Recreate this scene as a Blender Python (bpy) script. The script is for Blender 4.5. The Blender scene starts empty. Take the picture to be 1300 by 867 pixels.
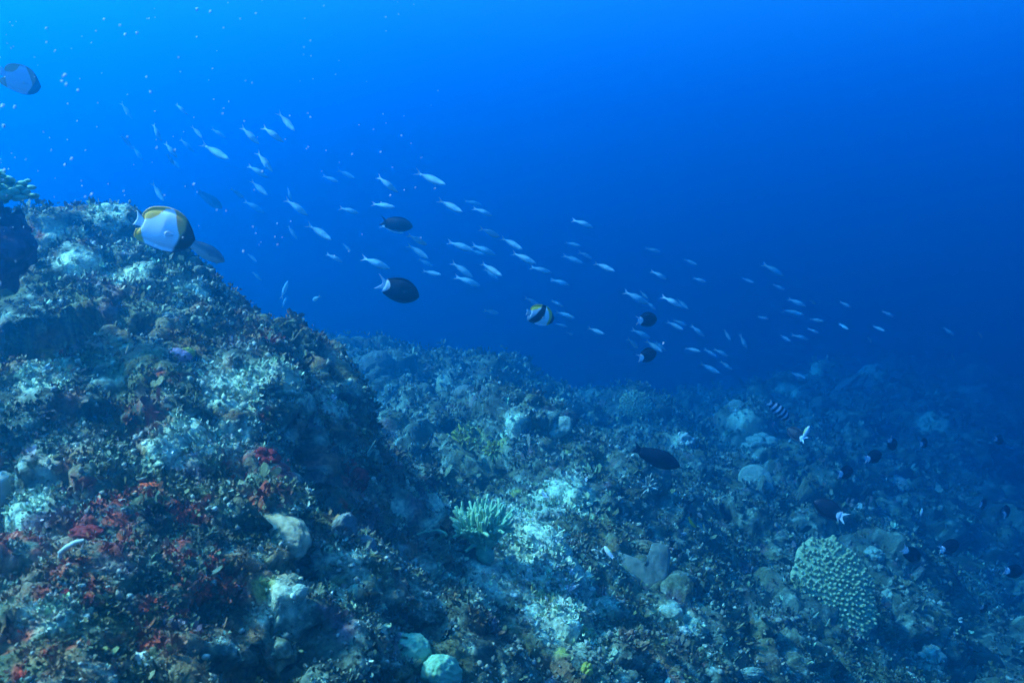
import bpy, math, random
import numpy as np
from mathutils import Vector, Matrix
from mathutils.bvhtree import BVHTree

rng = np.random.default_rng(11)
random.seed(5)
R = math.radians
C = bpy.context.scene.collection
S = bpy.context.scene

# ------------------------------------------------------------------ camera
LENS, PITCH = 28.0, R(-10)
cam_d = bpy.data.cameras.new('camera')
cam_d.lens = LENS
cam_d.sensor_width = 36.0
cam_d.clip_start = 0.02
cam_d.clip_end = 400
cam_d.dof.use_dof = True
cam_d.dof.focus_distance = 3.6
cam_d.dof.aperture_fstop = 8.0
cam = bpy.data.objects.new('camera', cam_d)
cam.location = (0, 0, 0)
cam.rotation_euler = (R(90) + PITCH, 0, 0)
C.objects.link(cam)
S.camera = cam

# ------------------------------------------------------------------ light
SUN_AZ, SUN_EL = R(-86), R(47)          # towards the sun: azimuth from +Y, clockwise
sdir = Vector((math.sin(SUN_AZ) * math.cos(SUN_EL), math.cos(SUN_AZ) * math.cos(SUN_EL), math.sin(SUN_EL)))
W = bpy.data.worlds.new('World')
S.world = W
W.use_nodes = True
wt = W.node_tree
sky = wt.nodes.new('ShaderNodeTexSky')
sky.sky_type = 'NISHITA'
sky.sun_disc = False
sky.sun_elevation = SUN_EL
sky.sun_rotation = SUN_AZ
bg = wt.nodes['Background']
bg.inputs['Strength'].default_value = 0.08
wt.links.new(sky.outputs['Color'], bg.inputs['Color'])
sun_d = bpy.data.lights.new('sun', 'SUN')
sun_d.energy = 5.0
sun_d.angle = R(6)
sun_d.color = (1.0, 0.91, 0.74)
sun = bpy.data.objects.new('sun', sun_d)
sun.location = sdir * 20
sun.rotation_euler = sdir.to_track_quat('Z', 'Y').to_euler()
C.objects.link(sun)

S.view_settings.view_transform = 'Standard'
S.view_settings.look = 'None'
S.view_settings.exposure = 2.4
S.view_settings.gamma = 1
S.view_settings.use_curve_mapping = False
S.render.engine = 'CYCLES'
S.cycles.use_denoising = True
S.cycles.volume_bounces = 1
S.cycles.max_bounces = 4
S.cycles.diffuse_bounces = 2
S.cycles.glossy_bounces = 1

# ------------------------------------------------------------------ pixel -> world helpers (photo is 1300 x 867)
F = LENS / 36.0 * 1300
cF = Vector((0, math.cos(PITCH), math.sin(PITCH)))
cU = Vector((0, -math.sin(PITCH), math.cos(PITCH)))
cR = Vector((1, 0, 0))
def ray(px, py):
    return cR * ((px - 650) / F) + cU * (-(py - 433.5) / F) + cF
def at(px, py, d):
    return ray(px, py) * d

# ------------------------------------------------------------------ object helpers
def tag(o, label=None, cat=None, group=None, kind=None):
    for k, v in (('label', label), ('category', cat), ('group', group), ('kind', kind)):
        if v: o[k] = v
    return o
def empty(name, loc=(0, 0, 0)):
    o = bpy.data.objects.new(name, None)
    o.empty_display_size = 0.05
    o.location = loc
    C.objects.link(o)
    return o
def mesh_np(name, V, Fq, mat, parent=None, col=None, smooth=True, Ft=None):
    """one mesh object from numpy arrays: V (n,3), quads Fq (m,4), triangles Ft, optional vertex pigments"""
    me = bpy.data.meshes.new(name)
    nv = len(V)
    me.vertices.add(nv)
    me.vertices.foreach_set('co', np.ascontiguousarray(V, np.float32).ravel())
    loops, starts = [], []
    n = 0
    for Fx in (Fq, Ft):
        if Fx is not None and len(Fx):
            Fx = np.ascontiguousarray(Fx, np.int32)
            k = Fx.shape[1]
            loops.append(Fx.ravel())
            starts.append(n + np.arange(len(Fx), dtype=np.int32) * k)
            n += Fx.size
    me.loops.add(n)
    me.loops.foreach_set('vertex_index', np.concatenate(loops))
    st = np.concatenate(starts).astype(np.int32)
    me.polygons.add(len(st))
    me.polygons.foreach_set('loop_start', st)
    me.update(calc_edges=True)
    me.polygons.foreach_set('use_smooth', np.full(len(st), smooth, bool))
    if col is not None:
        a = me.attributes.new('pigment', 'FLOAT_COLOR', 'POINT')
        c4 = np.ones((nv, 4), np.float32)
        c4[:, :3] = col
        a.data.foreach_set('color', c4.ravel())
    me.validate()
    o = bpy.data.objects.new(name, me)
    if mat: me.materials.append(mat)
    C.objects.link(o)
    if parent: o.parent = parent
    return o

# ------------------------------------------------------------------ noise
_perm = rng.permutation(256)
_perm = np.concatenate([_perm, _perm, _perm])
_grad = rng.normal(size=(256, 3))
_grad /= np.linalg.norm(_grad, axis=1)[:, None]
def perlin(P):
    P = np.asarray(P, np.float64)
    i = np.floor(P).astype(np.int64)
    f = P - i
    u = f * f * f * (f * (f * 6 - 15) + 10)
    i &= 255
    out = 0
    for dx in (0, 1):
        for dy in (0, 1):
            for dz in (0, 1):
                h = _perm[_perm[_perm[i[:, 0] + dx] + ((i[:, 1] + dy) & 255)] + ((i[:, 2] + dz) & 255)]
                g = _grad[h]
                dot = g[:, 0] * (f[:, 0] - dx) + g[:, 1] * (f[:, 1] - dy) + g[:, 2] * (f[:, 2] - dz)
                w = (u[:, 0] if dx else 1 - u[:, 0]) * (u[:, 1] if dy else 1 - u[:, 1]) * (u[:, 2] if dz else 1 - u[:, 2])
                out = out + dot * w
    return out * 1.5
def fbm(P, octs=4, gain=0.5):
    o, a, s = 0, 1.0, 0
    for k in range(octs):
        o = o + a * perlin(P * (2.03 ** k) + 17.3 * k)
        s += a
        a *= gain
    return o / s
_cell = rng.random((256, 3))
_cval = rng.random(256)
def worley(P):
    """distance to the nearest feature point and that point's random value"""
    i = np.floor(P).astype(np.int64)
    best = np.full(len(P), 9.0)
    val = np.zeros(len(P))
    for dx in (-1, 0, 1):
        for dy in (-1, 0, 1):
            for dz in (-1, 0, 1):
                c = i + (dx, dy, dz)
                m = c & 255
                h = _perm[_perm[_perm[m[:, 0]] + m[:, 1]] + m[:, 2]]
                d = np.linalg.norm(c + _cell[h] - P, axis=1)
                k = d < best
                best = np.where(k, d, best)
                val = np.where(k, _cval[h], val)
    return best, val
def smooth(a, b, x):
    t = np.clip((x - a) / (b - a), 0, 1)
    return t * t * (3 - 2 * t)

# ------------------------------------------------------------------ materials
def mat_new(name):
    m = bpy.data.materials.new(name)
    m.use_nodes = True
    return m, m.node_tree, m.node_tree.nodes['Principled BSDF']
def mat_pigment(name, rough=0.85, scale=120.0, amp=0.35, bump=0.0, spec=0.2):
    """pigment from the mesh's own colour attribute, broken up by fine noise"""
    m, t, b = mat_new(name)
    a = t.nodes.new('ShaderNodeAttribute')
    a.attribute_name = 'pigment'
    tc = t.nodes.new('ShaderNodeTexCoord')
    n = t.nodes.new('ShaderNodeTexNoise')
    n.inputs['Scale'].default_value = scale
    n.inputs['Detail'].default_value = 4
    mr = t.nodes.new('ShaderNodeMapRange')
    mr.inputs['From Min'].default_value = 0.3
    mr.inputs['From Max'].default_value = 0.7
    mr.inputs['To Min'].default_value = 1 - amp
    mr.inputs['To Max'].default_value = 1 + amp
    mx = t.nodes.new('ShaderNodeVectorMath')
    mx.operation = 'SCALE'
    t.links.new(tc.outputs['Object'], n.inputs['Vector'])
    t.links.new(n.outputs['Fac'], mr.inputs['Value'])
    t.links.new(a.outputs['Color'], mx.inputs[0])
    t.links.new(mr.outputs['Result'], mx.inputs['Scale'])
    t.links.new(mx.outputs['Vector'], b.inputs['Base Color'])
    b.inputs['Roughness'].default_value = rough
    b.inputs['Specular IOR Level'].default_value = spec
    if bump:
        bp = t.nodes.new('ShaderNodeBump')
        bp.inputs['Strength'].default_value = bump
        bp.inputs['Distance'].default_value = 0.01
        t.links.new(n.outputs['Fac'], bp.inputs['Height'])
        t.links.new(bp.outputs['Normal'], b.inputs['Normal'])
    return m
def mat_mottled(name, c1, c2, scale=40.0, rough=0.8, bump=0.4, dist=0.01, spec=0.2):
    m, t, b = mat_new(name)
    tc = t.nodes.new('ShaderNodeTexCoord')
    n = t.nodes.new('ShaderNodeTexNoise')
    n.inputs['Scale'].default_value = scale
    n.inputs['Detail'].default_value = 6
    r = t.nodes.new('ShaderNodeValToRGB')
    r.color_ramp.elements[0].position = 0.36
    r.color_ramp.elements[1].position = 0.64
    r.color_ramp.elements[0].color = (*c1, 1)
    r.color_ramp.elements[1].color = (*c2, 1)
    t.links.new(tc.outputs['Object'], n.inputs['Vector'])
    t.links.new(n.outputs['Fac'], r.inputs['Fac'])
    t.links.new(r.outputs['Color'], b.inputs['Base Color'])
    b.inputs['Roughness'].default_value = rough
    b.inputs['Specular IOR Level'].default_value = spec
    if bump:
        bp = t.nodes.new('ShaderNodeBump')
        bp.inputs['Strength'].default_value = bump
        bp.inputs['Distance'].default_value = dist
        t.links.new(n.outputs['Fac'], bp.inputs['Height'])
        t.links.new(bp.outputs['Normal'], b.inputs['Normal'])
    return m
M_reef = mat_pigment('reef_rock', 0.9, 90, 0.5, 0.6)
M_turf = mat_pigment('reef_turf', 0.85, 150, 0.4)

# ------------------------------------------------------------------ the water (haze): one closed even volume
HX, HY0, HY1, HZ0, HZ1 = 52.0, -14.0, 56.0, -15.0, 4.5
def water_box():
    V = np.array([(x, y, z) for z in (HZ0, HZ1) for y in (HY0, HY1) for x in (-HX, HX)], float)
    Fq = np.array([(0, 2, 3, 1), (4, 5, 7, 6), (0, 1, 5, 4), (2, 6, 7, 3), (0, 4, 6, 2), (1, 3, 7, 5)])
    m = bpy.data.materials.new('sea_water')
    m.use_nodes = True
    t = m.node_tree
    t.nodes.remove(t.nodes['Principled BSDF'])
    v = t.nodes.new('ShaderNodeVolumePrincipled')
    v.inputs['Color'].default_value = (0.0, 0.196, 0.430, 1)
    v.inputs['Absorption Color'].default_value = (0.008, 0.290, 0.910, 1)
    v.inputs['Density'].default_value = 0.30
    v.inputs['Anisotropy'].default_value = 0.78
    t.links.new(v.outputs['Volume'], t.nodes['Material Output'].inputs['Volume'])
    o = mesh_np('haze', V, Fq, m, smooth=False)
    return tag(o, kind='stuff')
water_box()

# ------------------------------------------------------------------ the reef: a height field through measured points
CP = [  # photo x, photo y, distance
 (0,867,1.12),(130,867,1.15),(270,867,1.22),(400,867,1.35),(540,867,1.55),(700,867,1.85),(850,867,2.2),(1000,867,2.65),(1150,867,3.1),(1300,867,3.7),
 (0,720,1.36),(200,720,1.42),(390,720,1.62),(520,740,1.85),
 (0,560,1.70),(180,560,1.75),(330,560,1.88),(430,600,2.0),
 (0,420,2.05),(150,420,2.10),(290,450,2.15),(400,500,2.2),
 (0,285,2.5),(60,268,2.55),(150,262,2.6),(185,272,2.6),(215,298,2.6),(250,325,2.6),(290,350,2.6),(350,400,2.55),(420,460,2.5),(470,530,2.42),
 (500,620,2.55),(470,690,2.0),
 (610,690,2.35),(690,680,2.45),(560,620,2.85),(650,760,2.15),(760,760,2.5),
 (520,550,3.6),(600,560,3.5),(700,590,3.3),(500,470,4.6),(420,425,5.0),(500,418,5.2),(600,448,5.1),(680,490,5.0),(745,500,5.2),(700,540,4.2),(805,520,5.2),(880,520,6.0),
 (800,600,3.9),(900,620,4.2),(850,700,3.2),(960,608,4.9),(950,700,3.6),(1050,760,3.35),(920,780,2.8),
 (950,540,5.8),(900,478,7.4),(1000,474,7.6),(1090,458,7.8),(1180,470,8.3),(1300,466,9.0),(1050,540,6.6),(1200,540,7.2),(1150,620,5.5),(1280,640,6.4),(1220,740,4.9),(1140,700,4.6),(1300,560,7.6),
]
CP = [(x, y + (24 if d > 4.3 and y < 530 else 30 if 2.3 < d < 2.7 and y < 420 else 0), d) for x, y, d in CP]
def stretch(d): return min(2.3, 1 + 0.155 * max(0, d - 1.2))
pts = [at(x, y, d * stretch(d)) for x, y, d in CP]
pts = [(p.x, p.y, p.z) for p in pts]
hidden = [  # ground the photo does not show: behind the crests, beside and behind the camera
 (-2.2,3.2,-0.55),(-1.6,3.4,-0.9),(-0.9,3.4,-1.1),(-0.4,3.3,-1.35),(-3.2,3.6,-0.4),(-1.4,4.2,-1.3),(-2.6,4.6,-1.2),(-4.5,2.0,0.15),(-4.5,5.5,-1.2),(-3,0.5,-0.2),(-2,0,-0.75),(0,0,-1.25),(2,0,-1.9),(4.5,1,-3.0),(6.5,4,-3.9),(0,-3,-1.4),(5,-3,-2.9),(-6,-3,0.0),
 (-2.5,6.8,-1.6),(-0.5,7.2,-1.9),(0.8,7.0,-2.1),(2.2,8.2,-2.3),(9,8,-4.2),(10,3,-5.0),
 (1.0,10,-2.9),(4,10.6,-2.3),(7,11,-2.6),(-4,10,-2.8),(-10,8,-2.0),(-12,0,0.0),(12,12,-4.6),(0,16,-4.5),(8,16,-4.2),(-10,16,-4),(16,6,-6.5),(18,16,-7),(0,25,-6.5),(20,24,-7.5),(-20,22,-6),(-22,0,-2),(22,-6,-7.5),(0,-8,-2.2),(-20,-8,-1),
]
pts += [tuple(np.array(p) * stretch(math.hypot(p[0], p[1]))) for p in hidden]
pts = np.array(pts)
def _tps(r2):
    return np.where(r2 > 1e-12, r2 * np.log(r2 + 1e-12), 0)
def fit(P):
    n = len(P)
    A = _tps(((P[:, None, :2] - P[None, :, :2]) ** 2).sum(-1)) + np.eye(n) * 0.02
    Q = np.c_[np.ones(n), P[:, :2]]
    M = np.block([[A, Q], [Q.T, np.zeros((3, 3))]])
    return np.linalg.solve(M, np.r_[P[:, 2], 0, 0, 0])
def height(X, Y):
    out = np.empty(X.shape)
    xf, yf, of = X.ravel(), Y.ravel(), out.ravel()
    n = len(pts)
    for s in range(0, len(xf), 40000):
        q = np.c_[xf[s:s + 40000], yf[s:s + 40000]]
        K = _tps(((q[:, None, :] - pts[None, :, :2]) ** 2).sum(-1))
        of[s:s + 40000] = K @ _w[:n] + _w[n] + q @ _w[n + 1:]
    return np.maximum(of.reshape(X.shape), -13.5)

NA, NR = 620, 1080
_t = np.linspace(-1, 1, NA)
az = R(52) * _t + R(48) * np.sign(_t) * np.maximum(0, np.abs(_t) - 0.8) / 0.2
_s = np.linspace(0, 1, NR)
rr = 0.45 * np.exp(np.interp(_s, [0, 0.08, 0.90, 1.0], [0, math.log(0.85 / .45), math.log(18 / .45), math.log(46 / .45)]))
AZ, RR = np.meshgrid(az, rr)
def normals(P):
    a = np.gradient(P, axis=0)
    b = np.gradient(P, axis=1)
    n = np.cross(b, a)
    n /= np.linalg.norm(n, axis=-1, keepdims=True) + 1e-12
    n *= np.where(n[..., 2:] < 0, -1, 1)
    return n
def displace(P, d, nrm):
    return P + nrm * d[..., None]
def build(AZ, RR):
    X0, Y0 = RR * np.sin(AZ), RR * np.cos(AZ)
    P0 = np.stack([X0, Y0, height(X0, Y0)], -1)
    N0 = normals(P0)
    Pf = P0.reshape(-1, 3)
    lump = np.zeros(len(Pf))
    w1, v1 = worley(Pf * 2.1)
    lump += 0.22 * np.sqrt(np.clip(1 - (w1 / 0.75) ** 2, 0, 1)) * smooth(0.25, 0.9, v1)
    lump += 0.11 * fbm(Pf * 1.7, 3)
    w0, v0 = worley(Pf * 0.9 + 5)
    lump += 0.36 * np.sqrt(np.clip(1 - (w0 / 0.7) ** 2, 0, 1)) * smooth(0.2, 0.8, v0) * smooth(3.2, 8, np.linalg.norm(Pf[:, :2], axis=1))
    lump *= np.interp(np.linalg.norm(Pf[:, :2], axis=1), [0.8, 3.2, 4.8], [0.45, 0.62, 1.0])
    lump -= lump.mean() + 0.02
    P1 = displace(P0, lump.reshape(RR.shape), N0)
    N1 = normals(P1)
    Pf = P1.reshape(-1, 3)
    w2, v2 = worley(Pf * 6.5)
    d2 = 0.055 * np.sqrt(np.clip(1 - (w2 / 0.72) ** 2, 0, 1)) * smooth(0.1, 0.9, v2)
    d2 += 0.030 * fbm(Pf * 6.0, 3)
    pit = smooth(0.16, 0.42, fbm(Pf * 3.3 + 40, 3))
    d2 -= 0.15 * pit * smooth(1.0, 2.2, np.linalg.norm(Pf, axis=1)) + 0.05 * pit
    d2 -= d2.mean() + 0.01
    P2 = displace(P1, d2.reshape(RR.shape), N1)
    return P0, P2, pit
pts0 = pts.copy()
NCP = len(CP)
for _pass in range(2):               # keep the lumpy surface on the measured points
    _w = fit(pts)
    Pa, Pb, _ = build(AZ[::3, ::3], RR[::3, ::3])
    Pb = Pb.reshape(-1, 3)
    for q in range(NCP):
        near = np.argsort(((Pb[:, :2] - pts0[q, :2]) ** 2).sum(1))[:24]
        pts[q, 2] += 0.9 * (pts0[q, 2] - Pb[near, 2].mean())
_w = fit(pts)
P0, P2, pit = build(AZ, RR)
N2 = normals(P2)
Pf = P2.reshape(-1, 3)
w3, v3 = worley(Pf * 24)
d3 = 0.014 * np.sqrt(np.clip(1 - (w3 / 0.75) ** 2, 0, 1)) * (0.3 + v3) + 0.012 * fbm(Pf * 22, 3)
P3 = displace(P2, d3.reshape(RR.shape), N2)
N3 = normals(P3)
PT, NT = P3.reshape(-1, 3), N3.reshape(-1, 3)
ii = np.arange(NA * NR).reshape(NR, NA)
FT = np.stack([ii[:-1, :-1], ii[:-1, 1:], ii[1:, 1:], ii[1:, :-1]], -1).reshape(-1, 4)
bvh = BVHTree.FromPolygons([tuple(p) for p in PT], FT.tolist())
def hit(px, py, dflt=3.0):
    d = ray(px, py).normalized()
    loc, n, i, dist = bvh.ray_cast(Vector((0, 0, 0)), d)
    if loc is None:
        return at(px, py, dflt), Vector((0, 0, 1)), dflt
    n = Vector(NT[FT[i][0]])
    return loc, n, dist

def soft_spots(P, spots):
    """0..1 mask of irregular patches: spots are (photo x, photo y, radius in photo pixels)"""
    m = np.zeros(len(P))
    jig = 0.55 * fbm(P * 14, 3)
    for (px, py, rad) in spots:
        c, n, d = hit(px, py)
        q = np.linalg.norm(P - np.array(c), axis=1) / (rad / F * d)
        m = np.maximum(m, smooth(1.25, 0.55, q + jig))
    return m
RED = [(120,690,60),(95,740,45),(185,545,42),(345,585,32),(440,600,26),(225,640,50),(300,600,45),(215,790,55),(180,835,45),(40,830,50),(330,640,35),(270,740,50),(20,690,35),(150,640,45),(210,470,22),(8,580,22),(445,640,24),(340,430,18),(90,460,24),(30,300,20),(335,525,14),(310,860,30),(240,700,35),(100,600,30)]
PALE = [(680,685,84),(640,650,52),(715,640,46),(650,720,50),(360,745,42),(300,505,46),(380,490,40),(260,560,46),(720,775,72),(740,740,50),(430,740,42),(620,730,34),(210,565,32),(60,480,34),(30,640,36),(60,780,30),(330,480,30),(420,510,30),(560,640,20),(860,790,32),(290,560,30),(100,330,26),(60,300,20),(160,350,26),(240,370,26),(135,270,26),(860,560,16),(650,540,20),(560,480,14),(720,500,18),(940,530,16),(1030,470,18),(1100,470,22),(1000,500,14),(610,760,26),(500,650,22),(520,620,16),(1180,540,18),(1240,500,18)]
LIME = [(600,555,20),(632,566,16),(655,625,13),(602,632,11),(740,800,12),(715,825,11),(590,650,9),(690,760,16),(330,750,18),(340,740,12),(235,450,12),(60,455,14),(85,452,12),(420,740,18),(720,575,8)]
def reef_pigment(P):
    """pigment of turf and crust by place on the reef"""
    n1 = fbm(P * 5.0 + 3, 4)
    n2 = fbm(P * 16 + 9, 3)
    n3 = fbm(P * 45 + 21, 2)
    c = np.empty((len(P), 3))
    dark = np.array((0.045, 0.062, 0.042))
    mid = np.array((0.13, 0.165, 0.105))
    pale = np.array((0.46, 0.60, 0.42))
    t = smooth(-0.30, 0.30, n1 * 0.6 + n2 * 0.6)
    c[:] = dark + (mid - dark) * t[:, None]
    k = smooth(0.10, 0.38, n2 * 0.75 + n3 * 0.6 + 0.20 * n1)
    c = c + (pale - c) * (k * 0.6)[:, None]
    olive = smooth(-0.05, 0.3, fbm(P * 4.2 + 60, 3))
    c = c + (np.array((0.13, 0.12, 0.035)) - c) * (0.6 * olive)[:, None]
    mauve = smooth(0.2, 0.45, fbm(P * 7 + 90, 3))
    c = c + (np.array((0.26, 0.13, 0.17)) - c) * (0.5 * mauve)[:, None]
    rust = smooth(5.0, 2.4, np.linalg.norm(P, axis=1)) * smooth(0.02, 0.34, fbm(P * 9 + 130, 3))
    c = c + (np.array((0.30, 0.14, 0.06)) - c) * (0.55 * rust)[:, None]
    pm = soft_spots(P, PALE) * (0.62 + 0.38 * smooth(-0.25, 0.2, n2 + n3 * 0.6))
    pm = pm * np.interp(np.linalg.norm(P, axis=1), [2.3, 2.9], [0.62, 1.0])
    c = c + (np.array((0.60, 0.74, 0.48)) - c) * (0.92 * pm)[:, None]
    lm = soft_spots(P, LIME) * smooth(-0.35, 0.1, n2)
    c = c + (np.array((0.36, 0.38, 0.07)) - c) * (0.75 * lm)[:, None]
    rm = soft_spots(P, RED) * smooth(-0.08, 0.22, n2 + n3 * 0.5)
    hue = smooth(-0.2, 0.3, n3)[:, None]
    rc = np.array((0.14, 0.005, 0.006)) * (1 - hue) + np.array((0.40, 0.030, 0.008)) * hue
    c = c + (rc - c) * (0.9 * rm)[:, None]
    return c, rm, pm
colT, redT, paleT = reef_pigment(PT)
terr = mesh_np('reef_terrain', PT, FT, M_reef, col=colT)
tag(terr, kind='structure')

# ------------------------------------------------------------------ growths on the reef
KEEP_CLEAR = []                    # (centre, radius) kept free of turf
def clear(c, r):
    KEEP_CLEAR.append((np.array(c), r))
_ico = {}
def ico(n):
    if n not in _ico:
        import bmesh
        bm = bmesh.new()
        bmesh.ops.create_icosphere(bm, subdivisions=n, radius=1)
        bm.verts.ensure_lookup_table()
        V = np.array([v.co[:] for v in bm.verts])
        T = np.array([[v.index for v in f.verts] for f in bm.faces])
        bm.free()
        _ico[n] = (V, T)
    V, T = _ico[n]
    return V.copy(), T
def frame(n, spin=0.0, lean=0.0):
    """3x3 with columns x, y, z: z along n (leaned towards the viewer by lean)"""
    z = (Vector(n) - cF * lean).normalized()
    x = (cR - z * cR.dot(z)).normalized()
    y = z.cross(x)
    x2 = x * math.cos(spin) + y * math.sin(spin)
    y2 = z.cross(x2)
    return np.array([x2[:], y2[:], z[:]]).T
def seat(px, py, size_px, sink=0.0, dflt=3.0):
    c, n, d = hit(px, py, dflt)
    n = (n + Vector((0, 0, 0.6))).normalized()
    r = size_px / F * d
    return np.array(c - n * r * sink), n, r

M_tan = mat_mottled('tan_coral', (0.32, 0.27, 0.14), (0.50, 0.44, 0.27), 60, 0.85, 0.5)
M_palecoral = mat_mottled('pale_coral', (0.20, 0.28, 0.19), (0.42, 0.50, 0.36), 45, 0.8, 0.5)
M_cream = mat_mottled('cream_coral', (0.40, 0.42, 0.32), (0.60, 0.61, 0.48), 50, 0.8, 0.5)
M_greenish = mat_mottled('green_coral', (0.16, 0.38, 0.21), (0.30, 0.54, 0.33), 50, 0.75, 0.3)
M_greentable = mat_mottled('knob_coral', (0.24, 0.30, 0.13), (0.52, 0.55, 0.30), 70, 0.75, 0.3)
M_dusky = mat_mottled('dusky_coral', (0.09, 0.12, 0.09), (0.20, 0.23, 0.18), 30, 0.85, 0.5)
M_darksponge = mat_mottled('dark_sponge', (0.05, 0.03, 0.05), (0.13, 0.08, 0.12), 26, 0.9, 0.6, 0.02)
M_orange = mat_mottled('orange_sponge', (0.62, 0.06, 0.015), (0.80, 0.13, 0.03), 60, 0.7, 0.4)
M_red = mat_mottled('red_sponge', (0.13, 0.006, 0.007), (0.34, 0.02, 0.012), 60, 0.75, 0.4)
M_mauve = mat_mottled('mauve_coral', (0.34, 0.20, 0.27), (0.52, 0.36, 0.42), 50, 0.8, 0.4)
M_yellow = mat_mottled('yellow_sponge', (0.26, 0.27, 0.04), (0.46, 0.44, 0.09), 60, 0.75, 0.4)
M_grey = mat_mottled('grey_sponge', (0.13, 0.15, 0.13), (0.26, 0.29, 0.25), 40, 0.85, 0.6)

def lump_mesh(name, mat, c, n, r, shape=(1, 1, 0.7), spin=0.0, lean=0.0, rough=0.12, freq=2.2, lobes=0.0, sub=5, parent=None):
    V, T = ico(sub)
    off = rng.random(3) * 50
    d = 1 + rough * fbm(V * freq + off, 4) * 1.6
    d += 0.065 * fbm(V * 8 + off, 3) + 0.02 * fbm(V * 24 + off, 2)
    if lobes:
        w, v = worley(V * 1.9 + off)
        d += lobes * (np.sqrt(np.clip(1 - (w / 0.8) ** 2, 0, 1)) - 0.5)
    V = V * d[:, None] * (np.array(shape) * r)
    V = V @ frame(n, spin, lean).T
    o = mesh_np(name, V if parent else V, None, mat, parent, Ft=T)
    if parent is None: o.location = c
    return o
def lump(name, label, cat, mat, px, py, size, shape=(1, 1, 0.7), sink=0.1, **k):
    g = k.pop('group', None)
    c, n, r = seat(px, py, size, sink)
    o = lump_mesh(name, mat, c, n, r, shape, **k)
    clear(c, r * 0.62)
    return tag(o, label, cat, g)
def tube(pts, rad, ns=8, bump=0.0):
    """swept tube with rounded tip -> V, Q"""
    pts = np.asarray(pts, float)
    m = len(pts)
    V = []
    tang = np.gradient(pts, axis=0)
    tang /= np.linalg.norm(tang, axis=1)[:, None] + 1e-12
    a = np.array((0.31, 0.77, 0.55))
    for i in range(m):
        u = np.cross(tang[i], a); u /= np.linalg.norm(u) + 1e-9
        v = np.cross(tang[i], u)
        for k in range(ns):
            t = 2 * math.pi * k / ns
            rr_ = rad[i] * (1 + bump * (random.random() - 0.5))
            V.append(pts[i] + rr_ * (u * math.cos(t) + v * math.sin(t)))
    Q = [(i * ns + k, i * ns + (k + 1) % ns, (i + 1) * ns + (k + 1) % ns, (i + 1) * ns + k) for i in range(m - 1) for k in range(ns)]
    V.append(pts[-1] + tang[-1] * rad[-1] * 0.5)
    e = len(V) - 1
    T = [((m - 1) * ns + k, (m - 1) * ns + (k + 1) % ns, e) for k in range(ns)]
    return np.array(V), np.array(Q), np.array(T)
def join(parts):
    Vs, Qs, Ts, o = [], [], [], 0
    for V, Q, T in parts:
        Vs.append(V)
        if Q is not None and len(Q): Qs.append(np.asarray(Q) + o)
        if T is not None and len(T): Ts.append(np.asarray(T) + o)
        o += len(V)
    return np.concatenate(Vs), (np.concatenate(Qs) if Qs else None), (np.concatenate(Ts) if Ts else None)

def finger(d, L, r, forks=1):
    """one branch of a finger coral: bent tapered tube with short side fingers"""
    d = np.array(d) / np.linalg.norm(d)
    side = np.cross(d, rng.normal(size=3)); side /= np.linalg.norm(side)
    t = np.linspace(0, 1, 7)
    P = d * (t * L)[:, None] + side * (0.10 * L * t ** 2)[:, None]
    out = [tube(P, r * (1.0 - 0.35 * t - 0.25 * (t > 0.99)), 8, 0.25)]
    for f in range(forks):
        k = rng.integers(2, 5)
        q = d + rng.normal(size=3) * 0.55
        q /= np.linalg.norm(q)
        tt = np.linspace(0, 1, 5)
        l2 = L * rng.uniform(0.25, 0.45)
        out.append(tube(P[k] + q * (tt * l2)[:, None], r * 0.8 * (1 - 0.35 * tt), 7, 0.25))
    return join(out)
def branch_coral(name, label, mat, px, py, size, nb, spread, lean, thick=0.055, forks=1, base=True, group=None, Lr=(0.75, 1.1), sink=0.25, upright=False):
    c, n, r = seat(px, py + size * 0.35, size, sink)
    root = empty(name, c)
    tag(root, label, 'coral', group)
    B = frame((0.0, 0.12, 1.0) if upright else n, 0, lean)
    if base:
        lump_mesh('base', mat, None, n, r * 0.34, (1, 1, 0.7), parent=root, sub=3)
    for i in range(nb):
        a = i * 2.39996
        e = spread * math.sqrt((i + 0.5) / nb)
        d = B @ np.array((math.sin(e) * math.cos(a), math.sin(e) * math.sin(a), math.cos(e)))
        V, Q, T = finger(d, r * rng.uniform(*Lr), r * thick * rng.uniform(0.85, 1.2), forks)
        mesh_np('branch', V + d * r * 0.12, Q, mat, root, Ft=T)
    clear(c, r * 0.75)
    return root
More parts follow.
